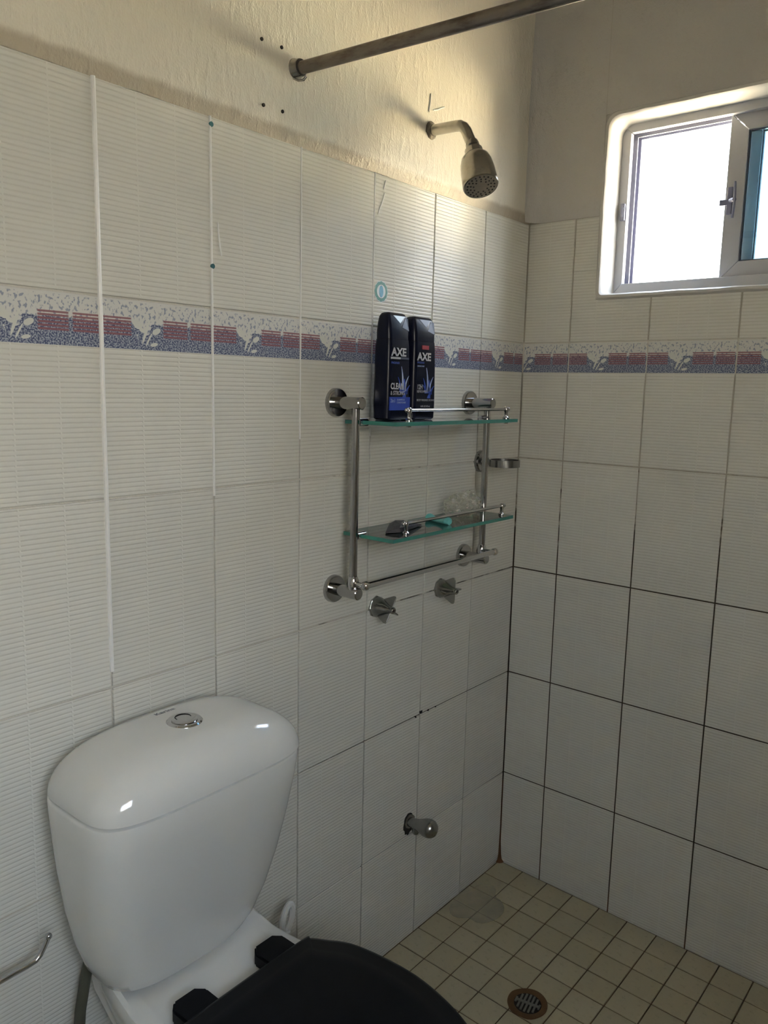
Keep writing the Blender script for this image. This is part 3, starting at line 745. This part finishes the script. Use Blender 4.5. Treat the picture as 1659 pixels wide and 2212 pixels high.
sp = thing('bath_spout', 'dull chrome bulb-ended tap over a broken tile hole', 'tap', (0, -.44, .304))
bm = new(); pts = []
for i in range(22):
    a = 2*PI*i/22; r = .022 + .006*noise.noise(Vector((math.cos(a)*2.5, math.sin(a)*2.5, 4)))
    pts.append((-.440 + r*.82*math.cos(a), .304 + r*1.25*math.sin(a)))
prism(bm, pts, 0, -.001, .0006); obj('broken_hole', bm, M['dark'], sp)
bm = new(); lathe(bm, [(.0, .0185), (.003, .018), (.004, .012)], (0, -.437, .309), (1, 0, 0), 9)
for v in bm.verts: v.co.y += .003*noise.noise(v.co*120); v.co.z += .003*noise.noise(v.co*120+Vector((7, 0, 0)))
obj('mortar', bm, M['cement'], sp)
ax = Vector((1, .06, .05)).normalized(); o0 = Vector((0, -.440, .310))
bm = new(); lathe(bm, [(-.002, .0115), (.010, .0118), (.022, .0125), (.030, .0140), (.040, .0180), (.050, .0215), (.060, .0225), (.069, .0205), (.076, .0150), (.0795, .008), (.0805, 0)], o0, ax, 28); obj('body', bm, M['limed'], sp, smooth=True)
bm = new(); lathe(bm, [(0, .0085), (.014, .0085), (.019, .0070), (.0195, .004)], o0 + ax*.020 + Vector((0, 0, -.006)), (0.1, 0, -1), 16); obj('outlet', bm, M['limed'], sp, smooth=True)

sh = thing('overhead_shower', 'satin metal shower head on a bent arm from the left wall', 'shower head', (0, -.4415, 1.890))
bm = new(); lathe(bm, [(.004, .019), (.010, .018), (.013, .0145)], (0, -.4415, 1.8905), (1, 0, 0), 18)
for v in bm.verts: v.co += Vector((0, noise.noise(v.co*150), noise.noise(v.co*150+Vector((4, 0, 0)))))*.003
obj('mortar_collar', bm, M['cement'], sh, smooth=True)
FC = Vector((.1575, -.469, 1.7515)); NK = Vector((.1155, -.4425, 1.8425))
arm = [(0, -.4415, 1.8905), (.03, -.4415, 1.8895), (.072, -.4415, 1.8880), (.083, -.4415, 1.8865), (.092, -.4416, 1.8815), (.099, -.4418, 1.8725), (.1045, -.442, 1.862), NK]
bm = new(); tube(bm, arm, .0112, 18); obj('arm', bm, M['nickel'], sh, smooth=True)
hx = (FC-NK).normalized(); L = (FC-NK).length
bm = new(); lathe(bm, [(-.008, .0125), (-.002, .0140), (.004, .0140), (.007, .0105), (.010, .0105), (.013, .0185), (.030, .0195)], NK, hx, 20); obj('swivel_nut', bm, M['nickel'], sh, smooth=True)
bm = new(); lathe(bm, [(.026, .0190), (.029, .0235), (.036, .0290), (.048, .0325), (.066, .0345), (L-.014, .0355), (L-.004, .0362), (L-.001, .0350), (L-.0005, .0325), (L-.002, .0315)], NK, hx, 40); obj('bell', bm, M['nickel'], sh, smooth=True)
bm = new(); lathe(bm, [(L-.004, .0322), (L-.0005, .0322), (L+.0006, .012), (L+.0007, 0)], NK, hx, 36); face = obj('spray_face', bm, plain('grey_spray_face', (.22, .20, .17), .45, .1, .1, 60), sh, smooth=True)
x_, y_, d_ = frame_of(hx)
for rad, cnt in ((.0275, 20), (.0210, 14), (.0150, 9)):
    for i in range(cnt):
        a = 2*PI*i/cnt + rad*200; c = NK + hx*(L-.0004) + (x_*math.cos(a)+y_*math.sin(a))*rad
        bm = new(); lathe(bm, [(-.001, .0019), (.0012, .0019), (.0015, .0012)], c, hx, 8); obj('nozzle', bm, M['black'], face)

# shower curtain rod
RY, RZ = -.837, 1.8935
rodt = thing('curtain_rod', 'tarnished brown metal shower curtain rod crossing overhead', 'curtain rod', (0, RY, RZ))
bm = new(); tube(bm, [(.012, RY, RZ-.0005), (.5, RY, RZ-.022), (XR, RY, RZ-.06)], .0106, 20); obj('rod', bm, M['rod'], rodt, smooth=True)
bm = new(); lathe(bm, [(.004, .0175), (.008, .0175), (.010, .0155), (.020, .0145), (.022, .0125)], (0, RY, RZ), (1, 0, 0), 24); obj('flange', bm, M['limed'], rodt, smooth=True)
bm = new(); lathe(bm, [(.0205, .0125), (.0225, .0138), (.0245, .0125)], (0, RY, RZ), (1, 0, 0), 24); obj('rubber_ring', bm, M['black'], rodt, smooth=True)
bm = new(); tube(bm, [(.008, RY-.006, RZ-.016), (.016, RY-.001, RZ-.0205), (.024, RY+.004, RZ-.0195), (.028, RY+.006, RZ-.014)], .0022, 8); obj('hook', bm, M['nickel'], rodt, smooth=True)

# ------------------------------------------------------------------ things on the shelves
SZ = 1.2862
def bottle(y0, w, h, label, second):
    x0, x1 = .047, .089; yc = y0 + w/2
    t = thing('shower_gel_bottle', label, 'bottle', ((x0+x1)/2, yc, SZ), 'body wash bottles on the upper glass shelf')
    def ring(z, dw, dd, r=.010):
        pts = []
        a, b = w/2-dw, (x1-x0)/2-dd; r = min(r, a*.9, b*.9)
        for cx, cy, a0 in ((b-r, a-r, 0), (-(b-r), a-r, 90), (-(b-r), -(a-r), 180), (b-r, -(a-r), 270)):
            for i in range(7):
                q = math.radians(a0+15*i); pts.append(Vector(((x0+x1)/2 + cx + r*math.cos(q), yc + cy + r*math.sin(q), SZ+z)))
        return pts
    bm = new()
    loft(bm, [ring(0.0005, .004, .004), ring(.004, .0005, .001), ring(.03, 0, 0), ring(.11, .001, .0005), ring(.145, .0020, .001), ring(.158, .0030, .002)])
    body = obj('body', bm, M['navy'], t, smooth=True)
    # faceted cap: shoulders slope, the front carries a V-shaped facet
    bm = new(); loft(bm, [ring(.1585, .0035, .0025), ring(.175, .0030, .003), ring(.190, .0045, .005, .008), ring(h-.008, .0060, .0075, .007), ring(h-.002, .0095, .0105, .006), ring(h, .0145, .014, .004)])
    cap = obj('cap', bm, M['navy'], t, smooth=True)
    def plate(name, pts, mat, par):
        bm = new(); a = [Vector(p) for p in pts]; n = (a[1]-a[0]).cross(a[2]-a[0]).normalized()
        if n.x < 0: n = -n
        loft(bm, [[p - n*.003 for p in a], [p + n*.0009 for p in a]]); return obj(name, bm, mat, par)
    zt = SZ+h
    plate('cap_facet', [(x1-.0080, yc-.016, zt-.0065), (x1-.0080, yc+.020, zt-.0065), (x1-.0052, yc+.003, zt-.0205)], M['capgrey' if second else 'silver'], cap)
    plate('cap_facet', [(x1-.0072, yc+.021, zt-.0085), (x1-.0066, yc+w/2-.009, zt-.0100), (x1-.0036, yc+w/2-.008, zt-.034), (x1-.0042, yc+.008, zt-.028)], M['capgrey'], cap)
    xf = x1+.0004
    def panel(name, ya, yb, za, zb, mat, d=.0004):
        bm = new(); box(bm, (x1-.002, yc+ya, SZ+za), (xf+d, yc+yb, SZ+zb)); return obj(name, bm, mat, body)
    X_, Y_ = (0, 1, 0), (0, 0, 1)
    def tx(s, size, y, z, mat=M['ink'], sx=1.0, bold=0.0, al='LEFT'): lettering(s, size, mat, body, (xf+.0007, yc+y, SZ+z), X_, Y_, al, sx, bold)
    def plume(y, z, hgt, lean, wd, mat):
        bm = new(); n = 7; L_, R_ = [], []
        for i in range(n+1):
            s = i/n; cy = yc + y + lean*s*s; wz = wd*(1-s)**.8
            L_.append(Vector((xf+.0005, cy-wz, SZ+z+hgt*s))); R_.append(Vector((xf+.0005, cy+wz, SZ+z+hgt*s)))
        vl = [bm.verts.new(p) for p in L_]; vr_ = [bm.verts.new(p) for p in R_]
        for i in range(n): bm.faces.new((vl[i], vr_[i], vr_[i+1], vl[i+1]))
        r = bmesh.ops.extrude_face_region(bm, geom=list(bm.faces)); bmesh.ops.translate(bm, verts=[g for g in r['geom'] if isinstance(g, bmesh.types.BMVert)], vec=(-.0012, 0, 0))
        obj('plume', bm, mat, body)
    hw = w/2
    if not second:
        panel('blue_label', -hw+.006, hw-.004, .020, .046, M['labelblue'])
        tx('AXE', .0215, -.0285, .1325, sx=1.12, bold=.0008); panel('silver_bar', -.0285, .0, .1195, .1235, M['ink']); panel('grey_bar', .0, .0265, .1195, .1235, M['capgrey'])
        tx('PHOENIX', .006, -.029, .112, M['inkblue'])
        tx('CLEAN', .0165, -.0295, .0665, sx=.80, bold=.0006); tx('& STRONG', .0115, -.0295, .0535, sx=.80, bold=.0002)
        tx('2in1', .0105, -.029, .0385, M['inkpale'], .85); tx('SHAMPOO', .0052, -.009, .0405, M['inkpale']); tx('CONDITIONER', .0048, -.009, .0350, M['inkpale'], .85)
        py, pz = .010, .060
    else:
        panel('red_tag', -.014, .008, .1425, .1505, M['red'])
        tx('AXE', .0215, -.030, .1270, sx=1.12, bold=.0008); tx('PHOENIX', .0055, -.030, .1155, M['inkblue']); tx('CRUSHED MINT', .0042, -.030, .1085, M['inkpale'], .8)
        tx('12H', .0135, -.029, .0665, sx=.8, bold=.0002); tx('REFRESHMENT', .0072, -.029, .0575, sx=.85)
        tx('BODY WASH', .0062, -.029, .0400, sx=.85); tx('GEL DE BANO', .0058, .002, .0400, sx=.80); tx('16 FL OZ 473 mL', .0050, -.016, .0275, sx=.9)
        py, pz = .008, .060
    for dy, dz, hg, ln, wd, mt in ((0, .0, .046, -.006, .0032, 'inkpale'), (.006, -.002, .030, .012, .0030, 'inkpale'), (-.008, -.001, .026, -.008, .0024, 'inkblue'), (.003, -.006, .028, .002, .0050, 'inkblue'),
                                   (.010, -.008, .018, .012, .0040, 'inkblue'), (-.006, -.006, .018, -.012, .0038, 'inkblue'), (.004, -.016, .016, .012, .0055, 'inkblue')):
        plume(py+dy, pz+dz, hg, ln, wd, M[mt])
    return t
bottle(-.6640, .0735, .2095, 'black body wash bottle reading CLEAN & STRONG with silver cap facet', False)
bottle(-.5830, .0795, .2080, 'black body wash bottle with a red tag, behind the first one', True)

L2 = 1.0622
# clear crumpled bag
bm = new(); bmesh.ops.create_icosphere(bm, subdivisions=4, radius=1)
for v in bm.verts:
    d = v.co.normalized(); f = 1 + .42*noise.noise(d*2.6) + .22*noise.noise(d*6+Vector((3, 1, 2))) + .12*abs(noise.noise(d*13))
    p = Vector((d.x*.030, d.y*.056, d.z*.026))*f
    p.z += .010*math.exp(-((d.y-.5)/.35)**2)*max(d.z, 0)
    v.co = Vector((.062, -.350, L2+.020)) + p
zm = min(v.co.z for v in bm.verts)
for v in bm.verts: v.co.z = max(v.co.z, L2+.0006)
tag(obj('plastic_bag', bm, M['bag'], smooth=False), 'crumpled clear plastic bag on the lower glass shelf', 'bag')
# turquoise soap, worn to a saddle
bm = new(); rings = []
for i in range(13):
    s = i/12; c = Vector((.050 + .072*s, -.468 - .018*s, L2)); e = abs(2*s-1)
    hgt = (.009 + .009*e**2)*(1 - .35*max(0, e-.85)/.15); wid = .013*(1-.30*(1-e))*(1 - .5*max(0, e-.85)/.15)
    rings.append([c + Vector((.2*wid*math.cos(a), wid*math.cos(a), hgt/2+.0003 + hgt/2*math.sin(a))) for a in (2*PI*k/14 for k in range(14))])
loft(bm, rings); tag(obj('soap_bar', bm, M['soap'], smooth=True), 'worn turquoise soap bar on the lower glass shelf', 'soap')
# dark sachet
bm = new(); base = [(.094, -.668), (.046, -.598), (.048, -.555), (.088, -.540), (.098, -.585), (.108, -.640)]
c = Vector((.086, -.602, 0))
r1 = [Vector((x, y, L2+.0012)) for x, y in base]; r2_ = [Vector((c.x+(x-c.x)*.96, c.y+(y-c.y)*.97, L2+.004+.006*((i*7) % 3)/2)) for i, (x, y) in enumerate(base)]
r3 = [Vector((c.x+(x-c.x)*.55, c.y+(y-c.y)*.55, L2+.011+.005*((i*5) % 3)/2)) for i, (x, y) in enumerate(base)]
loft(bm, [r1, r2_, r3]); tag(obj('sachet', bm, M['sachet']), 'torn dark grey sachet lying on the lower glass shelf', 'sachet')

# round seal sticker on the tile
st = thing('sticker', 'small round green and blue sticker on the wall tile above the bottles', 'sticker', (0, -.5855, 1.545))
def disc(rf, x0, x1, mat, name, sy=1.0, n=48):
    bm = new(); pts = [(-.5855 + sy*rf(2*PI*i/n)*math.cos(2*PI*i/n), 1.545 + rf(2*PI*i/n)*math.sin(2*PI*i/n)) for i in range(n)]
    prism(bm, pts, 0, x0, x1); obj(name, bm, mat, st)
disc(lambda a: .0215 + .0007*math.cos(12*a), 0, .0003, M['swhite'], 'backing')
disc(lambda a: .0198 + .0006*math.cos(12*a), .0003, .0005, M['sgreen'], 'ring')
disc(lambda a: .0135, .0005, .0007, M['swhite'], 'field')
disc(lambda a: .0118*(1-.18*math.sin(a)*0), .0007, .0009, M['sblue'], 'drop', .55)

# mould specks at the joints
for y, z, r in ((-.402, .5785, .0045), (-.374, .5750, .0030), (-.343, .5735, .0016), (-.423, .572, .0020)):
    bm = new(); lathe(bm, [(-.003, r), (.0006, r*.9), (.0012, r*.4)], (0, y, z), (1, 0, 0), 8)
    for v in bm.verts: v.co.y += .4*r*noise.noise(v.co*500); v.co.z += .4*r*noise.noise(v.co*500+Vector((9, 0, 0)))
    obj('mould_speck', bm, M['dark'], wall_left)
